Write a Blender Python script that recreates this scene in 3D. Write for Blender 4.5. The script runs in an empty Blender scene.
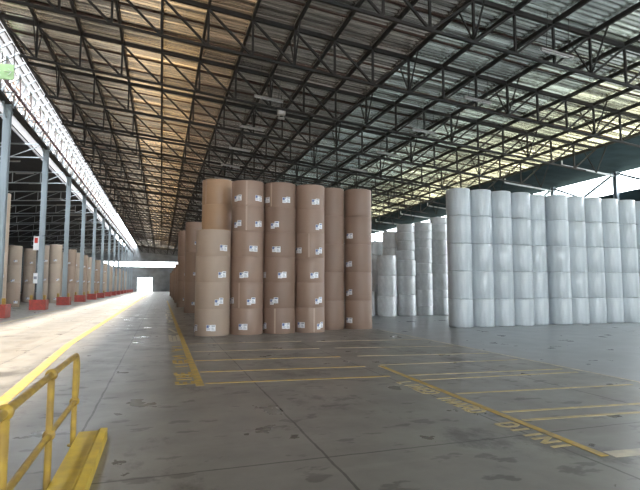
import bpy, bmesh, math, random
from mathutils import Vector, Matrix
random.seed(7)
S = bpy.context.scene
COL = S.collection
R = math.radians
# ------------------------------------------------------------------ camera
cd = bpy.data.cameras.new('camera')
cam = bpy.data.objects.new('camera', cd)
COL.objects.link(cam)
cam.location = (0, 0, 1.7)
cam.rotation_euler = (R(94.8), 0, R(-17.9))
cd.sensor_width = 36
cd.lens = 36 * 490 / 640
cd.clip_end = 800
S.camera = cam
# ------------------------------------------------------------------ light
W = bpy.data.worlds.new('sky')
S.world = W
W.use_nodes = True
bg = W.node_tree.nodes['Background']
bg.inputs['Color'].default_value = (0.88, 0.95, 1.0, 1)
bg.inputs['Strength'].default_value = 9.0
sd = bpy.data.lights.new('sun', 'SUN')
sd.energy = 21.0
sd.angle = R(10)
sd.color = (1.0, 0.86, 0.68)
sun = bpy.data.objects.new('sun', sd)
COL.objects.link(sun)
sun.location = (-40, 40, 80)
sun.rotation_euler = Vector((0.325, -0.10, -1.0)).to_track_quat('-Z', 'Y').to_euler()
S.view_settings.view_transform = 'Standard'
S.view_settings.look = 'None'
S.view_settings.gamma = 1
S.view_settings.exposure = 0.8
try:
    S.view_settings.use_curve_mapping = False
except Exception:
    pass
S.cycles.use_denoising = True
S.cycles.max_bounces = 8
S.cycles.diffuse_bounces = 5
S.cycles.glossy_bounces = 4

# ------------------------------------------------------------------ materials
def mat(name, color, rough=0.6, metal=0.0, var=0.0, scale=3.0, stretch=(1, 1, 1), bump=0.0, bscale=20.0,
        color2=None, emit=None, coat=0.0, spec=0.5):
    m = bpy.data.materials.new(name)
    m.use_nodes = True
    nt = m.node_tree
    b = nt.nodes['Principled BSDF']
    b.inputs['Base Color'].default_value = (*color, 1)
    b.inputs['Roughness'].default_value = rough
    b.inputs['Metallic'].default_value = metal
    b.inputs['Coat Weight'].default_value = coat
    b.inputs['Specular IOR Level'].default_value = spec
    if emit:
        b.inputs['Emission Color'].default_value = (*emit[0], 1)
        b.inputs['Emission Strength'].default_value = emit[1]
    if var or color2 or bump:
        tc = nt.nodes.new('ShaderNodeTexCoord')
        mp = nt.nodes.new('ShaderNodeMapping')
        mp.inputs['Scale'].default_value = stretch
        nt.links.new(tc.outputs['Object'], mp.inputs['Vector'])
    if var or color2:
        n = nt.nodes.new('ShaderNodeTexNoise')
        n.inputs['Scale'].default_value = scale
        n.inputs['Detail'].default_value = 6
        nt.links.new(mp.outputs['Vector'], n.inputs['Vector'])
        mx = nt.nodes.new('ShaderNodeMix')
        mx.data_type = 'RGBA'
        c2 = color2 or tuple(c * (1 - var) for c in color)
        mx.inputs['A'].default_value = (*color, 1)
        mx.inputs['B'].default_value = (*c2, 1)
        rp = nt.nodes.new('ShaderNodeMapRange')
        rp.inputs['From Min'].default_value = 0.35
        rp.inputs['From Max'].default_value = 0.68
        nt.links.new(n.outputs['Fac'], rp.inputs['Value'])
        nt.links.new(rp.outputs['Result'], mx.inputs['Factor'])
        nt.links.new(mx.outputs['Result'], b.inputs['Base Color'])
    if bump:
        n2 = nt.nodes.new('ShaderNodeTexNoise')
        n2.inputs['Scale'].default_value = bscale
        n2.inputs['Detail'].default_value = 4
        nt.links.new(mp.outputs['Vector'], n2.inputs['Vector'])
        bp = nt.nodes.new('ShaderNodeBump')
        bp.inputs['Strength'].default_value = bump
        bp.inputs['Distance'].default_value = 0.05
        nt.links.new(n2.outputs['Fac'], bp.inputs['Height'])
        nt.links.new(bp.outputs['Normal'], b.inputs['Normal'])
    return m

def floor_material(name, base, dark, rlo, rhi, joints):
    m = bpy.data.materials.new(name)
    m.use_nodes = True
    nt = m.node_tree
    L = nt.links.new
    b = nt.nodes['Principled BSDF']
    tc = nt.nodes.new('ShaderNodeTexCoord')

    def noise(scale, detail=6, rough=0.6, st=(1, 1, 1)):
        mp = nt.nodes.new('ShaderNodeMapping')
        mp.inputs['Scale'].default_value = st
        L(tc.outputs['Object'], mp.inputs['Vector'])
        n = nt.nodes.new('ShaderNodeTexNoise')
        n.inputs['Scale'].default_value = scale
        n.inputs['Detail'].default_value = detail
        n.inputs['Roughness'].default_value = rough
        L(mp.outputs['Vector'], n.inputs['Vector'])
        return n.outputs['Fac']

    def rng(v, a, c, lo=0.0, hi=1.0):
        r = nt.nodes.new('ShaderNodeMapRange')
        r.inputs['From Min'].default_value = a
        r.inputs['From Max'].default_value = c
        r.inputs['To Min'].default_value = lo
        r.inputs['To Max'].default_value = hi
        L(v, r.inputs['Value'])
        return r.outputs['Result']

    def mix(f, a, c):
        x = nt.nodes.new('ShaderNodeMix')
        x.data_type = 'RGBA'
        L(f, x.inputs['Factor'])
        for s, v in (('A', a), ('B', c)):
            if isinstance(v, tuple):
                x.inputs[s].default_value = (*v, 1)
            else:
                L(v, x.inputs[s])
        return x.outputs['Result']

    def math_(op, a, c=None):
        x = nt.nodes.new('ShaderNodeMath')
        x.operation = op
        for i, v in enumerate((a, c)):
            if v is None:
                continue
            if isinstance(v, (int, float)):
                x.inputs[i].default_value = v
            else:
                L(v, x.inputs[i])
        return x.outputs[0]
    c = mix(rng(noise(0.35, 5), 0.35, 0.7), base, tuple(k * 0.8 for k in base))
    c = mix(rng(noise(1.6, 8, 0.7), 0.4, 0.75), c, tuple(k * 0.75 for k in base))
    c = mix(rng(noise(0.55, 9, 0.72, (1, 0.6, 1)), 0.55, 0.62, 0, 0.7 if joints else 0.15), c, dark)        # oily stains
    c = mix(rng(noise(2.2, 4, 0.55, (0.8, 1.5, 1)), 0.60, 0.64, 0, 0.6 if joints else 0.0), c, dark)              # small spots
    c = mix(rng(noise(0.8, 6, 0.6, (0.12, 2.2, 1)), 0.58, 0.8, 0, 0.5), c, tuple(min(1, k * 1.25) for k in base))
    if joints:
        sp = nt.nodes.new('ShaderNodeSeparateXYZ')
        L(tc.outputs['Object'], sp.inputs[0])
        wob = math_('MULTIPLY', math_('SUBTRACT', noise(2.0, 4), 0.5), 0.05)
        for ax, off, per, wd in (('X', -0.83, 2.45, 0.014), ('Y', 4.78, 7.2, 0.012)):
            v = math_('ADD', math_('SUBTRACT', sp.outputs[ax], off), wob)
            v = math_('ADD', math_('DIVIDE', v, per), 100.5)
            v = math_('ABSOLUTE', math_('SUBTRACT', math_('FRACT', v), 0.5))
            v = math_('LESS_THAN', math_('MULTIPLY', v, per), wd)
            c = mix(math_('MULTIPLY', v, 0.8), c, (0.035, 0.032, 0.03))
    L(c, b.inputs['Base Color'])
    L(rng(noise(1.1, 6, 0.6), 0.3, 0.7, rlo, rhi), b.inputs['Roughness'])
    bp = nt.nodes.new('ShaderNodeBump')
    bp.inputs['Strength'].default_value = 0.06 if joints else 0.012
    bp.inputs['Distance'].default_value = 0.03
    L(noise(5.0, 6), bp.inputs['Height'])
    L(bp.outputs['Normal'], b.inputs['Normal'])
    return m

def roof_material():
    """aged corrugated sheets: metal, each sheet a little translucent; yellowed fibreglass rows at the eaves, row tints also stand in for reflected light"""
    m = bpy.data.materials.new('corrugated_roof_sheets')
    m.use_nodes = True
    nt = m.node_tree
    L = nt.links.new
    b = nt.nodes['Principled BSDF']
    out = nt.nodes['Material Output']
    tc = nt.nodes.new('ShaderNodeTexCoord')
    sp = nt.nodes.new('ShaderNodeSeparateXYZ')
    L(tc.outputs['Object'], sp.inputs[0])

    def mt(op, a, c=0.0):
        x = nt.nodes.new('ShaderNodeMath')
        x.operation = op
        for q, v in enumerate((a, c)):
            if isinstance(v, (int, float)):
                x.inputs[q].default_value = v
            else:
                L(v, x.inputs[q])
        return x.outputs[0]

    def noise(scale, st, detail=5):
        mp = nt.nodes.new('ShaderNodeMapping')
        mp.inputs['Scale'].default_value = st
        L(tc.outputs['Object'], mp.inputs['Vector'])
        n = nt.nodes.new('ShaderNodeTexNoise')
        n.inputs['Scale'].default_value = scale
        n.inputs['Detail'].default_value = detail
        L(mp.outputs['Vector'], n.inputs['Vector'])
        return n.outputs['Fac']

    def rng(v, a, c, lo, hi):
        r = nt.nodes.new('ShaderNodeMapRange')
        for k, w in (('From Min', a), ('From Max', c), ('To Min', lo), ('To Max', hi)):
            r.inputs[k].default_value = w
        L(v, r.inputs['Value'])
        return r.outputs['Result']

    def mix(f, a, c):
        x = nt.nodes.new('ShaderNodeMix')
        x.data_type = 'RGBA'
        if isinstance(f, (int, float)):
            x.inputs['Factor'].default_value = f
        else:
            L(f, x.inputs['Factor'])
        for k, v in (('A', a), ('B', c)):
            if isinstance(v, tuple):
                x.inputs[k].default_value = (*v, 1)
            else:
                L(v, x.inputs[k])
        return x.outputs['Result']
    px = mt('FLOOR', mt('DIVIDE', mt('ADD', sp.outputs['X'], 0.25), 1.8))          # panel row between two purlins
    py = mt('FLOOR', mt('DIVIDE', sp.outputs['Y'], 0.82))                          # sheet along the roof
    cv = nt.nodes.new('ShaderNodeCombineXYZ')
    L(px, cv.inputs[0]); L(py, cv.inputs[1])
    wn = nt.nodes.new('ShaderNodeTexWhiteNoise')
    wn.noise_dimensions = '2D'
    L(cv.outputs[0], wn.inputs['Vector'])
    rnd = wn.outputs['Value']
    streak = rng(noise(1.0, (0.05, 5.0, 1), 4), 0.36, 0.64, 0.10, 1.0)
    # metal
    L(mix(streak, (0.17, 0.16, 0.15), (0.52, 0.53, 0.51)), b.inputs['Base Color'])
    b.inputs['Metallic'].default_value = 0.8
    b.inputs['Roughness'].default_value = 0.26
    # tint per band of panel rows, reflected light put into the colour
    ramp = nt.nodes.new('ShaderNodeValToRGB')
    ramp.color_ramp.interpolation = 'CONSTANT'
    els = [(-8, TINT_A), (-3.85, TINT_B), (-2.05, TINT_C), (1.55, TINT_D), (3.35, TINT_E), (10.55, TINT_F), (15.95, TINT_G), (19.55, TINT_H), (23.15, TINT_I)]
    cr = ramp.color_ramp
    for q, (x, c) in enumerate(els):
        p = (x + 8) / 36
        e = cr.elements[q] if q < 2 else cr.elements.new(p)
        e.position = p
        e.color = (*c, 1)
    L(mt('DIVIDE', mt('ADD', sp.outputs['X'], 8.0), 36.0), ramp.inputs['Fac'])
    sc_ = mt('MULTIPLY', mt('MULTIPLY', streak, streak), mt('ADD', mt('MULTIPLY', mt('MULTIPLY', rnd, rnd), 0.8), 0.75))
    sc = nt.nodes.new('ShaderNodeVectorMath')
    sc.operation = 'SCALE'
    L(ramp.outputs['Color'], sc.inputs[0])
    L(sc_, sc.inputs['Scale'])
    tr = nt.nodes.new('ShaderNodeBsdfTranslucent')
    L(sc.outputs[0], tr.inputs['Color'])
    ad = nt.nodes.new('ShaderNodeAddShader')
    L(b.outputs[0], ad.inputs[0]); L(tr.outputs[0], ad.inputs[1])
    L(ad.outputs[0], out.inputs['Surface'])
    return m

# sheet translucency with roof glow painted in, by band from open edge to eaves
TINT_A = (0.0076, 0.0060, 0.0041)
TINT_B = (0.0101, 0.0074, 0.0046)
TINT_C = (0.0276, 0.0178, 0.0085)  # golden row paints the far-end reflection along the hall
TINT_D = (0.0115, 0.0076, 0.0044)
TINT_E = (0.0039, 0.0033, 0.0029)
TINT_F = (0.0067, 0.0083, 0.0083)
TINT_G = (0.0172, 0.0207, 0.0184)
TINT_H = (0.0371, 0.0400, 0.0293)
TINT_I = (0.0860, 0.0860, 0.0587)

M = {}
M['floor'] = floor_material('worn_concrete', (0.27, 0.258, 0.24), (0.06, 0.056, 0.053), 0.24, 0.48, True)
M['floor2'] = floor_material('smooth_concrete', (0.31, 0.33, 0.35), (0.2, 0.2, 0.2), 0.26, 0.36, False)
M['ground'] = mat('yard_concrete', (0.55, 0.53, 0.5), 0.9, var=0.3, scale=0.3)
M['grass'] = mat('dry_grass', (0.13, 0.135, 0.12), 0.95, color2=(0.09, 0.10, 0.085), scale=0.2)
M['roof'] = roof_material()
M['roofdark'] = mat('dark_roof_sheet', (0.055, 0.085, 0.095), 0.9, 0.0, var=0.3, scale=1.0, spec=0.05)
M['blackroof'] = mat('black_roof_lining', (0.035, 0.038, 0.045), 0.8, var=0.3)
M['wall'] = mat('grey_wall_sheet', (0.32, 0.34, 0.36), 0.6, 0.2, var=0.3, scale=0.6)
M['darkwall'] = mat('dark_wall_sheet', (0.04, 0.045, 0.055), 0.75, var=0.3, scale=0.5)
M['steel'] = mat('dark_painted_steel', (0.016, 0.018, 0.018), 0.7, 0.0, color2=(0.022, 0.017, 0.015), scale=0.8)
M['rail'] = mat('rusty_sheeting_rail', (0.07, 0.035, 0.028), 0.6, 0.0, var=0.4)
M['silver'] = mat('silver_painted_steel', (0.48, 0.52, 0.56), 0.45, 0.4, var=0.25, scale=1.5)
M['column'] = mat('blue_grey_painted_steel', (0.33, 0.39, 0.43), 0.4, 0.1, var=0.25, scale=1.2, stretch=(2, 2, 0.3))
M['maroon'] = mat('maroon_painted_steel', (0.13, 0.04, 0.045), 0.5, 0.2, var=0.2)
M['rust'] = mat('rust_streaked_steel', (0.50, 0.30, 0.20), 0.6, color2=(0.42, 0.36, 0.32), scale=1.2)
M['skyscreen'] = mat('sky_screen_sheet', (0.052, 0.047, 0.047), 0.8, color2=(0.030, 0.022, 0.020), scale=0.8, stretch=(1, 0.5, 1.5))
M['sidesteel'] = mat('pale_grey_steel', (0.38, 0.42, 0.45), 0.5)
M['whitesteel'] = mat('white_painted_steel', (0.72, 0.74, 0.75), 0.5)
M['red'] = mat('red_painted_steel', (0.50, 0.075, 0.055), 0.5, color2=(0.30, 0.06, 0.05), scale=4)
M['yellow'] = mat('yellow_handrail_paint', (0.50, 0.33, 0.05), 0.42, color2=(0.30, 0.19, 0.05), scale=7, bump=0.05)
M['yellowslab'] = mat('yellow_slab_paint', (0.68, 0.48, 0.05), 0.55, color2=(0.52, 0.36, 0.06), scale=5)
M['line'] = mat('yellow_road_paint', (0.66, 0.45, 0.09), 0.55, color2=(0.40, 0.31, 0.15), scale=6)
M['faded'] = mat('faded_floor_paint', (0.62, 0.50, 0.24), 0.55, color2=(0.42, 0.36, 0.24), scale=7)
M['pale'] = mat('pale_floor_paint', (0.66, 0.60, 0.46), 0.5, color2=(0.45, 0.42, 0.36), scale=6)
M['kraft'] = mat('kraft_paper', (0.34, 0.23, 0.175), 0.48, color2=(0.295, 0.198, 0.15), scale=1.5, stretch=(1, 1, 0.3), coat=0.05)
M['kraft5'] = mat('orange_kraft_paper', (0.44, 0.28, 0.17), 0.45, color2=(0.37, 0.23, 0.14), scale=1.5, stretch=(1, 1, 0.3))
M['kraft2'] = mat('pale_kraft_paper', (0.42, 0.32, 0.25), 0.55, color2=(0.37, 0.28, 0.22), scale=1.5, stretch=(1, 1, 0.3))
M['kraft4'] = mat('light_kraft_paper', (0.56, 0.46, 0.37), 0.55, color2=(0.48, 0.39, 0.31), scale=1.5, stretch=(1, 1, 0.3))
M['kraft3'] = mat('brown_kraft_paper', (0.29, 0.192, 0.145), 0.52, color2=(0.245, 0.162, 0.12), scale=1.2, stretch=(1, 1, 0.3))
M['ends'] = mat('paper_roll_end', (0.44, 0.33, 0.23), 0.8, var=0.15, scale=8)
M['core'] = mat('cardboard_core', (0.25, 0.17, 0.11), 0.9)
M['tape'] = mat('pale_seam_tape', (0.46, 0.34, 0.265), 0.3)
M['wrap'] = mat('white_film_wrap', (0.62, 0.675, 0.71), 0.30, color2=(0.52, 0.575, 0.615), scale=2.2, stretch=(3, 3, 0.35), bump=0.5, bscale=5, coat=0.15)
M['wrapdirty'] = mat('creased_white_wrap', (0.88, 0.90, 0.92), 0.35, color2=(0.72, 0.74, 0.76), scale=3, stretch=(1.5, 1.5, 1), bump=0.12, bscale=7)
M['paper'] = mat('white_label_paper', (0.86, 0.87, 0.9), 0.6)
M['blue'] = mat('blue_label_print', (0.12, 0.17, 0.36), 0.6)
M['ink'] = mat('grey_label_print', (0.30, 0.32, 0.38), 0.6)
M['redink'] = mat('red_sign_print', (0.6, 0.05, 0.04), 0.6)
M['tube'] = mat('fluorescent_tube', (0.5, 0.5, 0.5), 0.4)
M['lamphouse'] = mat('dusty_lamp_housing', (0.36, 0.35, 0.34), 0.5)
M['greensign'] = mat('pale_green_sign', (0.40, 0.60, 0.30), 0.5)
M['black'] = mat('black_plastic', (0.03, 0.03, 0.03), 0.5)
M['lampbox'] = mat('grey_lamp_housing', (0.40, 0.38, 0.35), 0.5)

# ------------------------------------------------------------------ mesh helpers
class MB:
    def __init__(s):
        s.v = []; s.f = []; s.mi = []; s.sm = []
    def add(s, vs, fs, mi=0, smooth=False):
        o = len(s.v)
        s.v += [tuple(p) for p in vs]
        for f in fs:
            s.f.append([i + o for i in f]); s.mi.append(mi); s.sm.append(smooth)
    def box(s, x0, x1, y0, y1, z0, z1, mi=0):
        vs = [(x, y, z) for z in (z0, z1) for y in (y0, y1) for x in (x0, x1)]
        s.add(vs, [(0, 2, 3, 1), (4, 5, 7, 6), (0, 1, 5, 4), (2, 6, 7, 3), (0, 4, 6, 2), (1, 3, 7, 5)], mi)
    def bar(s, a, b, w, h=None, mi=0):
        a = Vector(a); b = Vector(b); h = h or w
        d = (b - a).normalized()
        u = Vector((0, 0, 1)) if abs(d.z) < 0.95 else Vector((0, 1, 0))
        x = d.cross(u).normalized(); y = x.cross(d)
        vs = []
        for p in (a, b):
            for i, j in ((-1, -1), (1, -1), (1, 1), (-1, 1)):
                vs.append(p + x * (w / 2 * i) + y * (h / 2 * j))
        s.add(vs, [(3, 2, 1, 0), (4, 5, 6, 7), (0, 1, 5, 4), (1, 2, 6, 5), (2, 3, 7, 6), (3, 0, 4, 7)], mi)
    def tube(s, pts, r, n=12, mi=0):
        pts = [Vector(p) for p in pts]
        rings = []
        ref = None
        for i, p in enumerate(pts):
            d = (pts[min(i + 1, len(pts) - 1)] - pts[max(i - 1, 0)]).normalized()
            if ref is None:
                ref = d.orthogonal().normalized()
            ref = (ref - d * ref.dot(d)).normalized()
            q = d.cross(ref)
            rings.append([p + (ref * math.cos(2 * math.pi * k / n) + q * math.sin(2 * math.pi * k / n)) * r for k in range(n)])
        vs = [v for rg in rings for v in rg]
        fs = []
        for i in range(len(pts) - 1):
            for k in range(n):
                fs.append((i * n + k, i * n + (k + 1) % n, (i + 1) * n + (k + 1) % n, (i + 1) * n + k))
        s.add(vs, fs, mi, True)
        s.add(rings[0], [tuple(range(n))[::-1]], mi)
        s.add(rings[-1], [tuple(range(n))], mi)
    def lathe(s, prof, c=(0, 0, 0), n=40, mis=None, smooth=True):
        vs = []
        for (r, z) in prof:
            for k in range(n):
                a = 2 * math.pi * k / n
                vs.append((c[0] + r * math.cos(a), c[1] + r * math.sin(a), c[2] + z))
        o = len(s.v)
        s.v += vs
        for i in range(len(prof) - 1):
            for k in range(n):
                s.f.append([o + i * n + k, o + i * n + (k + 1) % n, o + (i + 1) * n + (k + 1) % n, o + (i + 1) * n + k])
                s.mi.append(mis[i] if mis else 0)
                s.sm.append(smooth)
    def mesh(s, name, mats):
        me = bpy.data.meshes.new(name)
        me.from_pydata(s.v, [], s.f)
        for m in (mats if isinstance(mats, (list, tuple)) else [mats]):
            me.materials.append(m)
        me.polygons.foreach_set('material_index', s.mi)
        me.polygons.foreach_set('use_smooth', s.sm)
        me.update()
        return me
    def build(s, name, mats, parent=None, loc=None, rz=0.0):
        return link(name, s.mesh(name, mats), parent, loc, rz)

def link(name, me, parent=None, loc=None, rz=0.0):
    o = bpy.data.objects.new(name, me)
    COL.objects.link(o)
    if parent:
        o.parent = parent
    if loc:
        o.location = loc
    o.rotation_euler.z = rz
    return o

def tag(o, label, cat, group=None, kind=None):
    o['label'] = label
    o['category'] = cat
    if group:
        o['group'] = group
    if kind:
        o['kind'] = kind
    return o

def struct(name, mb, m, label=None, cat=None):
    o = mb.build(name, m)
    o['kind'] = 'structure'
    if label:
        o['label'] = label
        o['category'] = cat
    return o

def empty(name, loc, label, cat, group=None):
    o = bpy.data.objects.new(name, None)
    COL.objects.link(o)
    o.location = loc
    o.empty_display_size = 0.2
    return tag(o, label, cat, group)

ORD = ['zeroth', 'first', 'second', 'third', 'fourth', 'fifth', 'sixth', 'seventh', 'eighth', 'ninth', 'tenth',
       'eleventh', 'twelfth', 'thirteenth', 'fourteenth', 'fifteenth', 'sixteenth', 'seventeenth', 'eighteenth',
       'nineteenth', 'twentieth', 'twenty-first', 'twenty-second', 'twenty-third', 'twenty-fourth', 'twenty-fifth',
       'twenty-sixth', 'twenty-seventh', 'twenty-eighth', 'twenty-ninth', 'thirtieth', 'thirty-first', 'thirty-second',
       'thirty-third', 'thirty-fourth', 'thirty-fifth', 'thirty-sixth']

# ------------------------------------------------------------------ setting
YF = 162.0          # far end
YN = -36.0          # near end, well behind the camera
RX0, RX1, RXC = -7.3, 27.3, 32.6
def rz(x):
    return 13.2 - 0.09 * x

b = MB(); b.box(-32, 8.2, YN, YF + 0.3, -0.3, 0.0)
struct('floor', b, M['floor'], 'worn stained grey concrete floor of the hall', 'floor')
b = MB(); b.box(8.2, 33, YN, YF + 0.3, -0.3, 0.0)
struct('floor_right', b, M['floor2'], 'smooth bluish concrete floor under the white rolls', 'floor')
b = MB(); b.box(-300, 33, -120, 420, -0.9, -0.32)
struct('ground', b, M['ground'], 'concrete yard around the hall', 'ground')
b = MB(); b.box(33, 300, -120, 420, -0.9, -0.32)
struct('ground_outer', b, M['grass'], 'dry grass beyond the outer wall', 'ground')

def corrugated(x0, x1, y0, y1, zf, per, amp, m, name, th=0.03):
    mb = MB()
    n = int((y1 - y0) / per)
    prof = []
    for i in range(n):
        y = y0 + i * per
        prof += [(y + per * q / 8, amp * (0.5 - 0.5 * math.cos(2 * math.pi * q / 8))) for q in range(8)]
    prof.append((y0 + n * per, 0))
    xs = [x0, x1]
    vs = [(x, y, zf(x) + dz) for (y, dz) in prof for x in xs]
    fs = [(2 * i, 2 * i + 2, 2 * i + 3, 2 * i + 1) for i in range(len(prof) - 1)]
    mb.add(vs, fs, 0, True)
    return mb

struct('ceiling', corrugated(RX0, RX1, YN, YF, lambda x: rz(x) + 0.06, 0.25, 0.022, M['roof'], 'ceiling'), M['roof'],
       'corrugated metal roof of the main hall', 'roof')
b = MB()
b.add([(RX1, YN, rz(RX1)), (RXC + 0.3, YN, rz(RXC)), (RXC + 0.3, YF, rz(RXC)), (RX1, YF, rz(RX1)),
       (RX1, YN, rz(RX1) + 0.1), (RXC + 0.3, YN, rz(RXC) + 0.1), (RXC + 0.3, YF, rz(RXC) + 0.1), (RX1, YF, rz(RX1) + 0.1)],
      [(0, 1, 2, 3), (4, 7, 6, 5), (0, 4, 5, 1), (1, 5, 6, 2), (2, 6, 7, 3), (3, 7, 4, 0)])
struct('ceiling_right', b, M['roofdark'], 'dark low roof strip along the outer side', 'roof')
b = MB()
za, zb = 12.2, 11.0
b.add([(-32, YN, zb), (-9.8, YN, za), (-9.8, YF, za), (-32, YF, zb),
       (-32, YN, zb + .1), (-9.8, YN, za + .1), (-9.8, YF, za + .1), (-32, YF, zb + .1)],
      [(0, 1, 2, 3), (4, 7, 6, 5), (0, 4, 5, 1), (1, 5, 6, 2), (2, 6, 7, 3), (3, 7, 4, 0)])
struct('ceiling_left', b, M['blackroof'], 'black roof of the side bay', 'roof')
b = MB(); b.box(-32.3, -32, YN, YF + 0.3, 0, 11.2)
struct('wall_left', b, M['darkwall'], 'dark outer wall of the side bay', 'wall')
b = MB(); b.box(-32, 33, YN - .3, YN, 0, 4.5); b.box(-32, -7, YN - .3, YN, 4.5, 14.2); b.box(-7, 33, YN - .3, YN, 12.6, 14.2)  # unseen wall, upper part left open to light the roll fronts
struct('wall_near', b, M['wall'], 'grey sheeted wall behind the camera', 'wall')
# right wall: closed to 8.6 m, open strip above, unseen opening added to light the rolls
b = MB(); b.box(32.6, 32.9, 25.0, YF + 0.3, 0, 8.55); b.box(32.55, 32.95, YN, YF + 0.3, 8.55, 8.7); b.box(32.6, 32.9, YN, 16.5, 0, 8.55)
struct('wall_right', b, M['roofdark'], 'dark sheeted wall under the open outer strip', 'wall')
# far wall: door opening at left, open strip under the roof
DX0, DX1, DZ = -7.0, -2.7, 4.3
b = MB()
b.box(-32, DX0, YF, YF + 0.3, 0, 7.7); b.box(DX1, 33, YF, YF + 0.3, 0, 7.7); b.box(DX0, DX1, YF, YF + 0.3, DZ, 7.7)
b.box(-32, 33, YF, YF + 0.3, 9.25, 14.2)
for x in range(-30, 33, 5):
    b.box(x - 0.1, x + 0.1, YF - 0.15, YF, 0, 7.7)
struct('wall_far', b, M['wall'], 'grey sheeted end wall with bright strip above', 'wall')
b = MB()
b.box(DX0 - .25, DX0, YF - .2, YF + .35, 0, DZ); b.box(DX1, DX1 + .25, YF - .2, YF + .35, 0, DZ); b.box(DX0 - .25, DX1 + .25, YF - .2, YF + .35, DZ, DZ + .25)
struct('door_1', b, M['column'], 'frame of the bright open door at the far end', 'door')

b = MB(); b.box(-15.2, -14.5, YN, YF + 10, 12.4, 26.5)  # added wall that dims the sky seen through the edge gap
for q in range(12):
    b.box(-14.5, -14.38, YN, YF + 10, 13.2 + q * 1.1, 13.34 + q * 1.1)
struct('wall_sky_screen', b, M['skyscreen'], 'added screen wall dimming the sky beyond the open edge', 'wall')
# ------------------------------------------------------------------ roof trusses
TY = [24.32 + 4.9 * k for k in range(-2, 28)]
NX = [-0.25 + 1.8 * k for k in range(-3, 16)]
NX = [RX0 + 0.1] + NX
MID = 8.0
PD = 1.76
def truss_meshes():
    P = {}
    b = MB(); b.bar((NX[0], 0, rz(NX[0]) - 0.12), (NX[-1], 0, rz(NX[-1]) - 0.12), 0.13, 0.17); P['top_chord'] = [b.mesh('top_chord', M['steel'])]
    b = MB(); b.bar((NX[0] + .9, 0, rz(NX[0] + .9) - PD), (NX[-1] - .9, 0, rz(NX[-1] - .9) - PD), 0.10, 0.10); P['bottom_chord'] = [b.mesh('bottom_chord', M['steel'])]
    posts, diags = [], []
    for i, x in enumerate(NX):
        if 0 < i < len(NX) - 1:
            b = MB(); b.bar((x, 0, rz(x) - PD), (x, 0, rz(x) - 0.2), 0.085); posts.append(b.mesh('post', M['steel']))
        if i < len(NX) - 1:
            x2 = NX[i + 1]
            b = MB()
            if i == 0:
                b.bar((x, 0, rz(x) - 0.2), (x2, 0, rz(x2) - PD), 0.08)
            elif i == len(NX) - 2:
                b.bar((x, 0, rz(x) - PD), (x2, 0, rz(x2) - 0.2), 0.08)
            elif (x + x2) / 2 < MID:
                b.bar((x, 0, rz(x) - 0.2), (x2, 0, rz(x2) - PD), 0.08)
            else:
                b.bar((x, 0, rz(x) - PD), (x2, 0, rz(x2) - 0.2), 0.08)
            diags.append(b.mesh('diagonal', M['steel']))
    P['post'] = posts
    P['diagonal'] = diags
    return P
TP = truss_meshes()
allb = MB()
for k, lst in TP.items():
    for me in lst:
        allb.add([v.co[:] for v in me.vertices], [tuple(p.vertices) for p in me.polygons])
whole = allb.mesh('roof_truss', M['steel'])
for i, y in enumerate(TY):
    lab = 'dark steel lattice roof truss spanning the hall, %s from the camera' % ORD[i + 1]
    if y < 95:
        t = empty('roof_truss', (0, y, 0), lab, 'truss', 'roof trusses over the main hall')
        for k, lst in TP.items():
            for me in lst:
                link(k, me, t)
    else:
        t = tag(link('roof_truss', whole, None, (0, y, 0)), lab, 'truss', 'roof trusses over the main hall')

# longitudinal purlins on the panel points, with knee braces
y0p, y1p = 7.0, YF - 0.3
bm_p = MB(); bm_p.bar((0, y0p, -0.10), (0, y1p, -0.10), 0.10, 0.18)
me_p = bm_p.mesh('long_purlin', M['steel'])
bm_b = MB(); bm_b.bar((0, 0, -PD), (0, -0.85, -0.2), 0.05); bm_b.bar((0, 0, -PD), (0, 0.85, -0.2), 0.05)
me_b = bm_b.mesh('knee_brace', M['steel'])
for i, x in enumerate(NX):
    p = tag(link('roof_purlin', me_p, None, (x, 0, rz(x) + 0.02)),
            'dark purlin along the whole roof, %s from the bright open edge' % ORD[i + 1], 'purlin', 'long roof purlins')
    if i % 3 == 1:
        for y in TY[:15]:
            link('knee_brace', me_b, p, (0, y, -0.0))
# thin sheeting rails across, between the trusses
bm_r = MB(); bm_r.bar((RX0 + .05, 0, rz(RX0) + 0.035), (RX1 - .05, 0, rz(RX1) + 0.035), 0.06, 0.06)
me_r = bm_r.mesh('sheeting_rail', M['rail'])
cnt = 0
for y in TY[:-1]:
    for q in (1.65, 3.3):
        cnt += 1
        tag(link('sheeting_rail', me_r, None, (0, y + q, 0)),
            'thin rust-brown roof rail, %s of two past the %s roof truss' % ('nearer' if q < 2 else 'farther', ORD[TY.index(y) + 1]),
            'sheeting rail', 'rust-brown sheeting rails')

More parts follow.
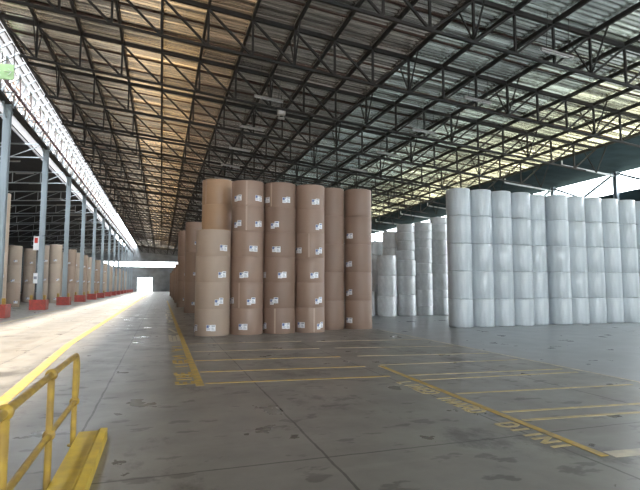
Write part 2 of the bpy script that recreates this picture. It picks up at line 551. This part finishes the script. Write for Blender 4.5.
# ------------------------------------------------------------------ right lean-to: white rafters, columns, braces
CY = [21.4, 27.7, 33.9, 40.2, 46.5, 52.8, 60.0, 67.5, 75.0, 83.0, 91.0, 99.0, 107.0]
for i, y in enumerate(CY):
    c = empty('side_column', (32.3, y, 0), 'grey steel column of the open outer side, %s from the camera' % ORD[i + 1], 'column', 'columns along the right wall')
    zt = rz(32.3) - 0.02
    b = MB(); b.box(-.14, .14, -.16, -.12, 0, zt); b.box(-.14, .14, .12, .16, 0, zt); b.box(-.02, .02, -.12, .12, 0, zt)
    b.build('shaft', M['column'], c)
    b = MB(); b.box(-.25, .25, -.25, .25, 0, .03); b.build('base_plate', M['column'], c)
    b = MB(); b.bar((32.15, y, rz(32.15) - 0.35), (RX1, y, rz(RX1) - 0.35), 0.11, 0.11)
    b.bar((RX1, y, rz(RX1) - 0.38), (RX1, y, rz(RX1) - 0.02), 0.08)
    tag(b.build('rafter_strut', M['whitesteel']), 'white strut under the dark eaves, meeting the %s outer column' % ORD[i + 1], 'strut', 'white rafter struts')
for i in range(len(CY) - 1):
    b = MB()
    ya, yb = CY[i], CY[i + 1]
    b.bar((32.3, ya + .2, rz(32.3) - 0.2), (32.3, (ya + yb) / 2, 8.78), 0.15)
    b.bar((32.3, yb - .2, rz(32.3) - 0.2), (32.3, (ya + yb) / 2, 8.78), 0.15)
    tag(b.build('wall_brace', M['column']), 'V-shaped brace in the bright strip past the %s outer column' % ORD[i + 1], 'brace', 'braces along the right wall')

# ------------------------------------------------------------------ left column line
LY = [30.7 + 9.6 * k for k in range(14)]
LX = -8.4
sh = MB()
sh.box(-.17, .17, -.19, -.15, 0, 11.7); sh.box(-.17, .17, .15, .19, 0, 11.7); sh.box(-.03, .03, -.15, .15, 0, 11.7)
me_sh = sh.mesh('shaft', M['column'])
cp = MB(); cp.box(-.25, .25, -.25, .25, 11.7, 11.76); cp.bar((0, .18, 11.0), (0, 0.9, 11.68), .08); cp.bar((0, -.18, 11.0), (0, -0.9, 11.68), .08)
me_cp = cp.mesh('head_bracket', M['column'])
gd = MB()
gd.box(-.52, -.42, -.52, .52, 0, .70); gd.box(.42, .52, -.52, .52, 0, .70); gd.box(-.42, .42, -.52, -.42, 0, .70); gd.box(-.42, .42, .42, .52, 0, .70)
gd.box(-.55, .55, -.55, .55, .68, .72); 
me_gd = gd.mesh('guard_box', M['red'])
st = MB(); st.box(-.08, .08, -.08, .08, .72, 1.05)
me_st = st.mesh('bollard_stub', M['yellow'])
for i, y in enumerate(LY):
    c = empty('hall_column', (LX, y, 0), 'tall blue-grey column in a red guard, %s from the camera' % ORD[i + 1], 'column', 'tall columns between hall and side bay')
    link('shaft', me_sh, c)
    if i < 9:
        link('head_bracket', me_cp, c)
    g = tag(link('column_guard', me_gd, None, (LX, y, 0)), 'red steel guard box around the %s blue-grey column' % ORD[i + 1], 'column guard', 'red column guards')
    if i < 6:
        link('corner_stub', me_st, g, (0.42, -0.42, 0))
        link('corner_stub', me_st, g, (-0.42, -0.42, 0))
# longitudinal girder on the column heads
g = empty('column_girder', (LX, 0, 11.76), 'long lattice girder on the heads of the blue-grey columns', 'girder')
b = MB(); b.box(-.16, .16, 8, YF - .3, 0, .18); b.build('bottom_beam', M['steel'], g)
b = MB(); b.box(.30, .42, 8, YF - .3, .62, .76); b.build('middle_chord', M['maroon'], g)
b = MB(); b.box(.55, .67, 8, YF - .3, 1.52, 1.64); b.build('top_chord', M['silver'], g)
b = MB(); b.box(-.31, -.19, 8, YF - .3, 1.95, 2.07); b.box(-.30, -.20, 8, YF - .3, 1.15, 1.27); b.box(-.30, -.20, 8, YF - .3, .45, .55); b.build('outer_rail', M['rust'], g)
k = 0
y = 10.0
while y < 150:
    b = MB()
    b.bar((.0, y, .18), (.36, y + 1.2, .66), .08); b.bar((.36, y + 1.2, .66), (.0, y + 2.4, .18), .08)
    b.bar((.36, y, .70), (.6, y + 1.2, 1.55), .08); b.bar((.6, y + 1.2, 1.55), (.36, y + 2.4, .70), .08)
    b.bar((.0, y, .1), (.6, y, 1.58), .10)
    b.bar((.0, y + 1.2, .1), (.6, y + 1.2, 1.58), .08)
    b.bar((.6, y, 1.58), (1.08, y + .02, 1.95), .08)
    b.bar((.6, y + 1.2, 1.58), (1.08, y + 1.22, 1.95), .08)
    b.bar((-.25, y, .55), (-.25, y + 2.4, 1.9), .08); b.bar((-.25, y + 2.4, .55), (-.25, y, 1.9), .08)
    b.bar((-.25, y, .45), (-.25, y, 2.0), .10)
    b.build('lattice_bay', M['silver'], g)
    y += 2.4
# side bay trusses to the left of each column
for i, y in enumerate(LY):
    t = empty('side_truss', (LX, y, 0), 'pale side bay truss springing from the %s blue-grey column' % ORD[i + 1], 'truss', 'side bay trusses')
    L0, L1 = -0.14, -18.0
    zt = lambda x: 12.2 + (x + 1.4) * 0.0541 - 0.06
    b = MB(); b.bar((L0, 0, zt(L0)), (L1, 0, zt(L1)), .09, .1); b.build('top_chord', M['sidesteel'], t)
    b = MB(); b.bar((L0, 0, zt(L0) - 1.0), (L1, 0, zt(L1) - 1.0), .08); b.build('bottom_chord', M['sidesteel'], t)
    n = 8
    for q in range(n):
        xa = L0 + (L1 - L0) * q / n; xb = L0 + (L1 - L0) * (q + 1) / n
        b = MB(); b.bar((xb, 0, zt(xb) - 1.0), (xb, 0, zt(xb)), .06); b.build('post', M['sidesteel'], t)
        b = MB()
        b.bar((xa, 0, zt(xa)), (xb, 0, zt(xb) - 1.0), .055)
        b.build('diagonal', M['sidesteel'], t)

# ------------------------------------------------------------------ lamps
def fluor_meshes(L=1.5):
    h = MB(); h.box(-L / 2, L / 2, -.06, .06, 0, .07); 
    t = MB(); t.tube([(-L / 2 + .03, -.0, -.035), (L / 2 - .03, 0, -.035)], .03, 10)
    r = MB(); r.bar((0, 0, .07), (0, 0, 1.57), .02)
    return h.mesh('housing', M['lamphouse']), t.mesh('tube', M['tube']), r.mesh('hanger', M['steel'])
F_ = fluor_meshes(1.5)
def fluor(x, y, z, tilt, lab, grp, full=True):
    e = empty('tube_light', (x, y, z), lab, 'light', grp)
    e.rotation_euler.y = tilt
    link('housing', F_[0], e); link('tube', F_[1], e)
    if full:
        link('hanger', F_[2], e, (-.5, 0, .045)); link('hanger', F_[2], e, (.5, 0, -.045))
tl = math.atan(0.09)
for i in range(9):
    y = TY[2 + i]
    fluor(5.0, y - 0.3, rz(5.0) - 1.5, tl, 'white tube light over the brown rolls, %s from the camera' % ORD[i + 1], 'tube lights over the brown rolls')
for i in range(5):
    y = TY[0 + i]
    fluor(14.0, y - .3, rz(14.0) - 1.5, tl, 'white tube light over the white rolls, %s from the camera' % ORD[i + 1], 'tube lights over the white rolls')
for i in range(12):
    y = 45.5 + 4.6 * i
    zz = 12.2 + (-12.1 + 9.8) * .0541 - .13
    fluor(-12.1, y, zz, -math.atan(.0537), 'white tube light in the dark side bay, %s from the camera' % ORD[i + 1], 'tube lights in the side bay', False)
e = empty('hanging_floodlight', (6.3, TY[2] + 2.4, 11.35), 'boxy grey floodlight hanging from the roof beyond the first tube light', 'light')
b = MB(); b.box(-.22, .22, -.12, .12, .12, .5); b.build('housing', M['lampbox'], e)
b = MB(); b.box(-.15, .15, -.135, -.12, .2, .42); b.build('lens', M['tube'], e)
b = MB(); b.bar((0, 0, .5), (0, 0, 1.28), .04); b.build('stem', M['steel'], e)
b = MB(); b.box(-.18, .18, -.1, .1, -.1, -.03); b.bar((-.12, 0, -.05), (-.12, 0, .14), .03); b.bar((.12, 0, -.05), (.12, 0, .14), .03); b.build('reflector', M['lampbox'], e)

# ------------------------------------------------------------------ paper rolls
_rm = {}
def roll_mesh(r, h, m):
    key = (round(r, 3), round(h, 3), m)
    if key not in _rm:
        b = MB()
        bv = 0.036 if m.startswith('wrap') else 0.007
        c = 0.06
        prof = [(c, .12), (c, 0), (r - bv, 0), (r - bv * .3, bv * .3), (r, bv), (r, h - bv), (r - bv * .3, h - bv * .3), (r - bv, h), (c, h), (c, h - .12)]
        mis = [2, 1, 0, 0, 0, 0, 0, 1, 2]
        b.lathe(prof, n=48, mis=mis)
        b.add([(c * math.cos(2 * math.pi * k / 48), c * math.sin(2 * math.pi * k / 48), h - .12) for k in range(48)], [tuple(range(48))], 2)
        b.add([(c * math.cos(2 * math.pi * k / 48), c * math.sin(2 * math.pi * k / 48), .12) for k in range(48)], [tuple(range(48))[::-1]], 2)
        me = b.mesh('paper_roll', [M[m], M['wrap'] if m.startswith('wrap') else M['ends'], M['core']])
        _rm[key] = me
    return _rm[key]

def patch(b, r, a0, a1, z0, z1, mi, off):
    n = 4
    vs = []
    for k in range(n + 1):
        a = a0 + (a1 - a0) * k / n
        vs += [((r + off) * math.cos(a), (r + off) * math.sin(a), z0), ((r + off) * math.cos(a), (r + off) * math.sin(a), z1)]
    b.add(vs, [(2 * k, 2 * k + 2, 2 * k + 3, 2 * k + 1) for k in range(n)], mi)
_lm = {}
def label_mesh(r, v):
    key = (round(r, 3), v)
    if key not in _lm:
        b = MB()
        u = 1 / r
        w = .155
        # right sheet, left sheet, slightly staggered, printed blocks on each
        d = (.03, -.03, .0)[v]
        patch(b, r, -.005 * u, w * u, -.10, .11, 0, .004)
        patch(b, r, -w * u, -.005 * u, -.12 + d, .08 + d, 0, .006)
        patch(b, r, -w * .95 * u, -w * .45 * u, -.02 + d, .07 + d, 1, .008)
        patch(b, r, -w * .40 * u, -.03 * u, .03 + d, .065 + d, 2, .008)
        for q in range(2):
            patch(b, r, -w * .9 * u, -.03 * u, -.055 - .035 * q + d, -.04 - .035 * q + d, 2, .008)
        patch(b, r, .02 * u, w * .85 * u, .055, .09, 1 if v == 1 else 2, .006)
        for q in range(3):
            patch(b, r, .02 * u, w * (.85 - .15 * q) * u, -.07 + .035 * q, -.055 + .035 * q, 2, .006)
        _lm[key] = b.mesh('paper_label', [M['paper'], M['blue'], M['ink']])
    return _lm[key]
_tm = {}
def tape_mesh(r, h):
    key = (round(r, 3), round(h, 3))
    if key not in _tm:
        b = MB()
        patch(b, r, -.03 / r, .03 / r, .02, h - .02, 0, .003)
        _tm[key] = b.mesh('seam_tape', [M['tape']])
    return _tm[key]

LEVEL = lambda k, n: 'bottom' if k == 0 else ('top' if k == n - 1 else ORD[k + 1] + ' up')
def stack(x, y, r, hs, m, desc, cat, group, labels=None, tapes=None, jit=0.003, noun='brown roll', auto=0):
    """hs bottom to top; labels: {level: [sx,...]} with sx the sideways place across the visible face, -1 left to 1 right"""
    z = 0.0
    face = math.atan2(-y, -x)
    for k, h in enumerate(hs):
        dx, dy = (0, 0) if k == 0 else (random.uniform(-jit, jit), random.uniform(-jit, jit))
        mm = m[k] if isinstance(m, list) else m
        n = len(hs)
        lab = '%s, %s in %s' % (noun, LEVEL(k, n), desc) if n > 1 else '%s %s' % (noun, desc)
        o = tag(link('paper_roll', roll_mesh(r, h, mm), None, (x + dx, y + dy, z)), lab, cat, group)
        o.rotation_euler.z = 0
        sx = (labels or {}).get(k, [])
        if auto:
            sx = [random.uniform(-.5, .5)]
        for q, s in enumerate(sx):
            a = face + math.asin(max(-.97, min(.97, s)))
            l = link('paper_label', label_mesh(r, (k + q) % 3), o, (0, 0, h * (.3 if not auto else .2)), a)
        for s in (tapes or {}).get(k, []):
            a = face + math.asin(s)
            link('seam_tape', tape_mesh(r, h), o, (0, 0, 0), a)
        z += h
G1 = 'brown rolls in the front stacks'
N6 = [.915] * 6
stack(1.74, 17.75, .61, [.915] * 4, 'kraft2', 'the short pale stack at the front corner', 'paper roll', G1,
      {3: [.58], 2: [.52], 1: [.37], 0: [-.06, -.93]})
stack(2.0, 19.05, .585, [.955] * 6, 'kraft5', 'the tall stack directly behind the short corner stack', 'paper roll', G1, tapes={5: [-.75]})
stack(2.965, 17.83, .595, N6, 'kraft', 'the tall labelled stack next to the corner stack', 'paper roll', G1,
      {5: [-.6, .66], 4: [-.6, .66], 3: [.37], 2: [-.19], 1: [.27, -.9], 0: [-.2]}, {5: [-.08], 4: [-.08], 1: [-.45]})
stack(4.17, 17.83, .595, N6, 'kraft3', 'the middle one of three tall labelled stacks', 'paper roll', G1,
      {5: [.41, -.8], 4: [-.3], 3: [-.2], 2: [.18, -.93], 1: [-.31], 0: [.43, -.9]}, {5: [-.52], 0: [-.25]})
stack(5.35, 17.85, .57, N6, 'kraft', 'the last labelled stack before the shaded ones', 'paper roll', G1,
      {5: [.4], 4: [.62], 3: [-.73, .62], 2: [.32], 1: [.6], 0: [-.55, .7]}, {3: [-.05], 0: [.3]})
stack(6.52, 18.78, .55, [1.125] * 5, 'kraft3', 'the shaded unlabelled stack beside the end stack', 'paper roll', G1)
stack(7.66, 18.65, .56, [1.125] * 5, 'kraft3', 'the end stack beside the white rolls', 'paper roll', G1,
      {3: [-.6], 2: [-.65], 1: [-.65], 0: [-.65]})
G2 = 'brown rolls in the stacks receding behind'
for i, (x, y, n, h) in enumerate([(2.0, 33.0, 3, 1.95), (1.82, 42.0, 3, 2.08), (1.9, 53.0, 2, 2.0), (2.0, 64.0, 2, 2.0), (2.0, 76.0, 2, 2.0), (2.0, 90.0, 2, 2.0)]):
    stack(x, y, .58, [h] * n, 'kraft3' if i % 2 else 'kraft', 'the %s stack along the aisle behind the corner' % ORD[i + 1], 'paper roll', G2,
          labels=({k: [.1 + .1 * k] for k in range(n)} if i < 2 else None), auto=0)

# side bay stacks
G3 = 'brown rolls in the side bay'
side = [(-10.25, 37.0, .57, [1.95] * 4, 'the tallest stack, behind the first blue-grey column'),
        (-11.6, 46.1, .58, [1.98], 'standing alone before the first two side bay stacks'),
        (-13.75, 55.0, .6, [1.88, 1.88, 1.88], 'the side bay stack behind the lone roll'),
        (-13.7, 60.5, .58, [1.92, 1.92, 1.92], 'the side bay stack between lone roll and second column'),
        (-11.98, 60.0, .58, [2.0, 2.0, 2.1], 'the side bay stack just past the second column'),
        (-10.3, 55.7, .58, [2.0, 1.9, 2.0], 'the side bay stack just before the third column'),
        (-10.0, 62.7, .56, [2.0, 1.95, 1.95], 'the side bay stack just past the third column')]
nm = 1
yy = 68.0
while yy < 152:
    for xx in (-10.0, -11.5, -13.1):
        if (nm * 7) % 5 == 3 and xx < -11:
            continue
        side.append((xx + random.uniform(-.1, .1), yy + random.uniform(-.6, .6), .57, [1.95] * (3 if (nm % 4) else 2),
                     'the %s side bay row, stack %s' % (ORD[nm], {-10.0: 'by the columns', -11.5: 'in the middle', -13.1: 'deepest inside'}[xx])))
    nm += 1
    yy += 4.6
for (x, y, r, hs, d) in side:
    stack(x, y, r, hs, random.choice(['kraft4', 'kraft4', 'kraft2']), d, 'paper roll', G3, auto=1 if y < 100 else 0, noun='pale brown roll')

# white rolls
G4 = 'white wrapped rolls in the front row'
wx = [12.02, 13.08, 14.1, 15.13, 16.13, 17.16, 18.19, 19.21, 20.24, 21.3, 22.38]
for i, x in enumerate(wx):
    y = 17.95 + (0.22 if i == 4 else 0) - (0.05 if i == 5 else 0)
    last = i == len(wx) - 1
    stack(x, y, .505, [1.164] * 5, 'wrap', "the front row's %s stack from the brown rolls" % ORD[i + 1], 'paper roll', G4, jit=.004, noun='white roll')
G5 = 'white wrapped rolls in the far group'
far = [(13.6, 25.7, .53, [1.2, 1.1, .9, .55, .55, .5, .48], 'the first tall uneven far stack from the brown rolls'),
       (14.74, 25.75, .53, [.55, .95, .95, .6, .9, .5, .5, .5], 'the second tall uneven far stack from the brown rolls'),
       (15.88, 25.8, .53, [1.0, .5, .95, .55, .55, .9, .5, .45, .4], 'the third tall uneven far stack from the brown rolls'),
       (12.33, 25.7, .54, [1.15, 1.15, 1.16], 'the short far stack of three'),
       (13.3, 27.0, .53, [1.0, 1.0, 1.0, 1.0, .98], 'the far stack half hidden beside the uneven ones'),
       (13.62, 28.6, .55, [1.1, 1.1, 1.1, 1.25], 'the far stack showing above the stack of three'),
       (12.5, 27.9, .52, [.9, .9, .9, .9, .85], 'the far stack next to the brown rolls'),
       (11.2, 26.1, .5, [1.4], 'standing alone on the floor next to the brown rolls')]
for (x, y, r, hs, d) in far:
    stack(x, y, r, hs, 'wrapdirty', d, 'paper roll', G5, jit=.03, noun='white roll')

# ------------------------------------------------------------------ signs
e = empty('exit_sign', (-7.68, 27.2, 11.93), 'pale green pictogram sign hanging from the column girder', 'sign')
b = MB(); b.box(-.52, .42, -.03, .03, 0, .78); b.build('panel', M['greensign'], e)
b = MB()
b.box(-.42, -.28, -.04, -.03, .52, .66); b.bar((-.34, -.035, .5), (-.26, -.035, .3), .09, .01); b.bar((-.27, -.035, .3), (-.40, -.035, .12), .06, .01)
b.bar((-.26, -.035, .3), (-.12, -.035, .14), .06, .01); b.bar((-.34, -.035, .46), (-.14, -.035, .38), .05, .01)
b.bar((.0, -.035, .38), (.30, -.035, .38), .08, .01); b.bar((.17, -.035, .55), (.32, -.035, .38), .07, .01); b.bar((.17, -.035, .21), (.32, -.035, .38), .07, .01)
b.build('pictogram', M['paper'], e)
b = MB(); b.bar((-.12, 0, .78), (-.12, 0, 1.40), .03); b.build('hanger', M['steel'], e)
b = MB(); b.bar((.40, 0, .78), (.40, 0, 2.0), .03); b.build('hanger', M['steel'], e)
e = empty('column_notice', (LX - .05, LY[1] - .2, 4.3), 'white notice with red marks on the second blue-grey column', 'sign')
b = MB(); b.box(-.45, -.1, -.03, 0, 0, 1.0); b.build('board', M['paper'], e)
b = MB(); b.box(-.38, -.17, -.036, -.03, .52, .9); b.build('print', M['redink'], e)
b = MB(); b.bar((.1, 0, 1.05), (.75, 0, 1.12), .04); b.box(.45, .6, -.08, .08, .92, 1.06); b.build('arm', M['black'], e)
e = empty('column_paper', (LX - .05, LY[1] - .2, 1.9), 'plain white notice lower on the second blue-grey column', 'sign')
b = MB(); b.box(-.36, -.08, -.02, 0, 0, .75); b.build('sheet', M['paper'], e)
b = MB(); b.box(-.32, -.13, -.024, -.02, .3, .5); b.build('print', M['ink'], e)

# ------------------------------------------------------------------ floor markings
def strip(name, a, c, w, m, lab, grp=None, taper=0):
    b = MB(); b.bar((a[0], a[1], .0035), (c[0], c[1], .0035), w, .005)
    return tag(b.build(name, M[m]), lab, 'floor marking', grp)
GL = 'painted floor lines'
b = MB(); b.bar((-2.05, 5.5, .0035), (-2.52, 16.0, .0035), .20, .005); b.bar((-2.52, 16.0, .0035), (-2.6, 150, .0035), .20, .005)
tag(b.build('painted_line', M['line']), 'long yellow line along the sunlit driveway', 'floor marking', GL)
strip('painted_line', (-6.9, 16.0), (-6.9, 150), .10, 'faded', 'faded yellow line near the red column guards', GL)
strip('painted_line', (.68, 8.75), (.70, 60), .14, 'line', 'thick yellow line running back beside the short corner stack', GL)
for i, (ya, yb) in enumerate([(8.95, 8.59), (10.15, 9.78), (11.7, 11.3), (13.3, 12.95), (15.1, 14.8)]):
    strip('painted_line', (.78, ya), (4.16, yb), .085 if i < 3 else .05, 'line' if i < 3 else 'faded', 'yellow cross line of the front bay, %s from the camera' % ORD[i + 1], GL)
strip('painted_line', (4.50, 9.75), (4.28, 3.95), .10, 'line', 'yellow line dividing the two floor bays', GL)
for i, (ya, yb, xa, xb, w) in enumerate([(3.97, 3.65, 4.36, 8, .17), (5.29, 4.98, 4.42, 8, .075), (5.71, 5.38, 4.44, 8, .075), (6.89, 6.58, 4.49, 7.8, .075), (8.07, 7.85, 4.53, 7.9, .075), (8.56, 8.23, 4.55, 7.9, .075),
                                         (9.86, 9.57, 4.55, 7.9, .06), (11.27, 10.7, 4.6, 8.0, .06), (12.9, 12.3, 4.6, 8.0, .05), (14.6, 14.1, 4.6, 8.0, .05)]):
    strip('painted_line', (xa, ya), (min(xb, 7.95), yb), w, 'pale' if i == 0 else 'faded', '%s cross line of the right bay, %s from the camera' % ('thick pale' if i == 0 else 'faded yellow', ORD[i + 1]), GL)

strip('painted_line', (8.12, 5.5), (8.14, 17.5), .07, 'pale', 'thin pale line where the bluish floor begins', GL)

def glyph(b, kind, x0, x1, y0, y1, w):
    """one worn letter; its top points to +x, it reads from +y to -y"""
    z0, z1 = .001, .006
    def seg(u0, v0, u1, v1):      # u 0..1 along the reading direction, v 0..1 from foot to top
        p = (x0 + (x1 - x0) * v0, y0 + (y1 - y0) * u0, .0035); q = (x0 + (x1 - x0) * v1, y0 + (y1 - y0) * u1, .0035)
        b.bar(p, q, w, .005)
    for s in kind:
        seg(*s)
V0 = (0, 0, 0, 1); V1 = (1, 0, 1, 1); H0 = (0, 0, 1, 0); HM = (0, .5, 1, .5); HT = (0, 1, 1, 1)
KD = [V0, (0, 1, .7, 1), (0, 0, .7, 0), (.7, 0, 1, .3), (1, .3, 1, .7), (1, .7, .7, 1)]
KA = [(0, 0, .5, 1), (1, 0, .5, 1), (.25, .45, .75, .45)]
KN = [V0, V1, (0, 1, 1, 0)]
KE = [V0, H0, (0, .5, .8, .5), HT]
KR = [V0, HT, (1, 1, 1, .5), HM, (.4, .5, 1, 0)]
KI = [(.5, 0, .5, 1)]
KL = [V0, H0]
def words(y0, y1, x0, x1, seq, m, lab, grp, w=.05):
    root = empty('floor_lettering', ((x0 + x1) / 2, (y0 + y1) / 2, 0), lab, 'floor marking', grp)
    n = len(seq)
    st = (y1 - y0) / n
    for i, kd in enumerate(seq):
        if not kd:
            continue
        b = MB()
        glyph(b, kd, x0 - root.location.x, x1 - root.location.x, y0 + st * i - root.location.y, y0 + st * (i + .72) - root.location.y, w)
        b.build('letter', M[m], root)
GW = 'painted floor lettering'
words(8.0, 6.95, 4.02, 4.28, [KL, KI, KN, KE, KD], 'faded', 'worn yellow lettering beside the dividing line, far group of three', GW)
words(6.75, 5.75, 4.02, 4.26, [KI, KN, KA, KR, KD], 'faded', 'worn yellow lettering beside the dividing line, middle group of three', GW)
words(5.25, 4.2, 3.98, 4.22, [KD, KI, KI, KN, KI], 'faded', 'worn yellow lettering beside the dividing line, near group of three', GW)
words(9.0, 10.3, .31, .58, [KE, KI, KR, KE], 'line', 'yellow lettering beside the thick yellow line, near group', GW, .07)
words(10.7, 15.0, .33, .58, [KI, KE, KN, None, KA, KI], 'line', 'yellow lettering beside the thick yellow line, middle group', GW, .09)
words(16.0, 38.0, .33, .58, [KE, KN, KI, KA, KD, KE, KR, KN], 'pale', 'lettering paled for glare beside the thick yellow line, farther along it', GW, .10)  # glare on the far yellow letters painted in as a pale colour

# ------------------------------------------------------------------ handrail and yellow slab
b = MB()
X0, X1, Y0, Y1, H = -.82, -.53, 1.6, 6.10, .10
b.add([(X0, Y0, 0), (X1, Y0, 0), (X1, Y1, 0), (X0, Y1, 0), (X0, Y0, H), (X1 - .1, Y0, H), (X1 - .1, Y1, H), (X0, Y1, H), (X1 - .07, Y0, H + .025), (X1, Y0, H + .02), (X1, Y1, H + .02), (X1 - .07, Y1, H + .025)],
      [(0, 3, 2, 1), (0, 1, 9, 8, 5, 4), (3, 7, 6, 11, 10, 2), (0, 4, 7, 3), (4, 5, 6, 7), (5, 8, 11, 6), (8, 9, 10, 11), (1, 2, 10, 9)])
tag(b.build('kerb_slab', M['yellowslab']), 'bright yellow raised kerb slab beside the handrail', 'kerb')
X = -.86
ys = [2.1, 3.40, 4.70, 5.97]
e = empty('handrail', (X, 4, 0), 'yellow tubular handrail with ball joints beside the kerb slab', 'handrail')
r = .028
tz, mz = .955, .46
for y in ys:
    b = MB(); b.tube([(0, y - 4, 0), (0, y - 4, tz)], r); p = b.build('post', M['yellow'], e)
    b = MB(); b.lathe([(.0, 0), (.055, 0), (.055, .012), (.0, .012)], (0, y - 4, 0), 20); b.build('foot_flange', M['yellow'], p)
    for z in ((tz, mz) if y < 5.9 else (mz,)):
        b = MB(); b.lathe([(.05 * math.sin(math.pi * q / 10), -.05 * math.cos(math.pi * q / 10)) for q in range(11)], (0, y - 4, z), 18)
        b.build('ball_joint', M['yellow'], p)
ye = ys[-1] - 4
b = MB(); b.tube([(0, ys[0] - 4 - .3, tz), (0, ye - .05, tz)] + [(0, ye - .05 + .17 * math.sin(a), tz - .17 + .17 * math.cos(a)) for a in [R(q) for q in range(15, 91, 15)]] +
       [(0, ye + .12, mz + .16), (0, ye + .10, mz + .08), (0, ye + .05, mz + .02), (0, ye, mz)], r)
b.build('top_rail', M['yellow'], e)
b = MB(); b.tube([(0, ys[0] - 4 - .3, mz), (0, ye, mz)], r * .9); b.build('mid_rail', M['yellow'], e)
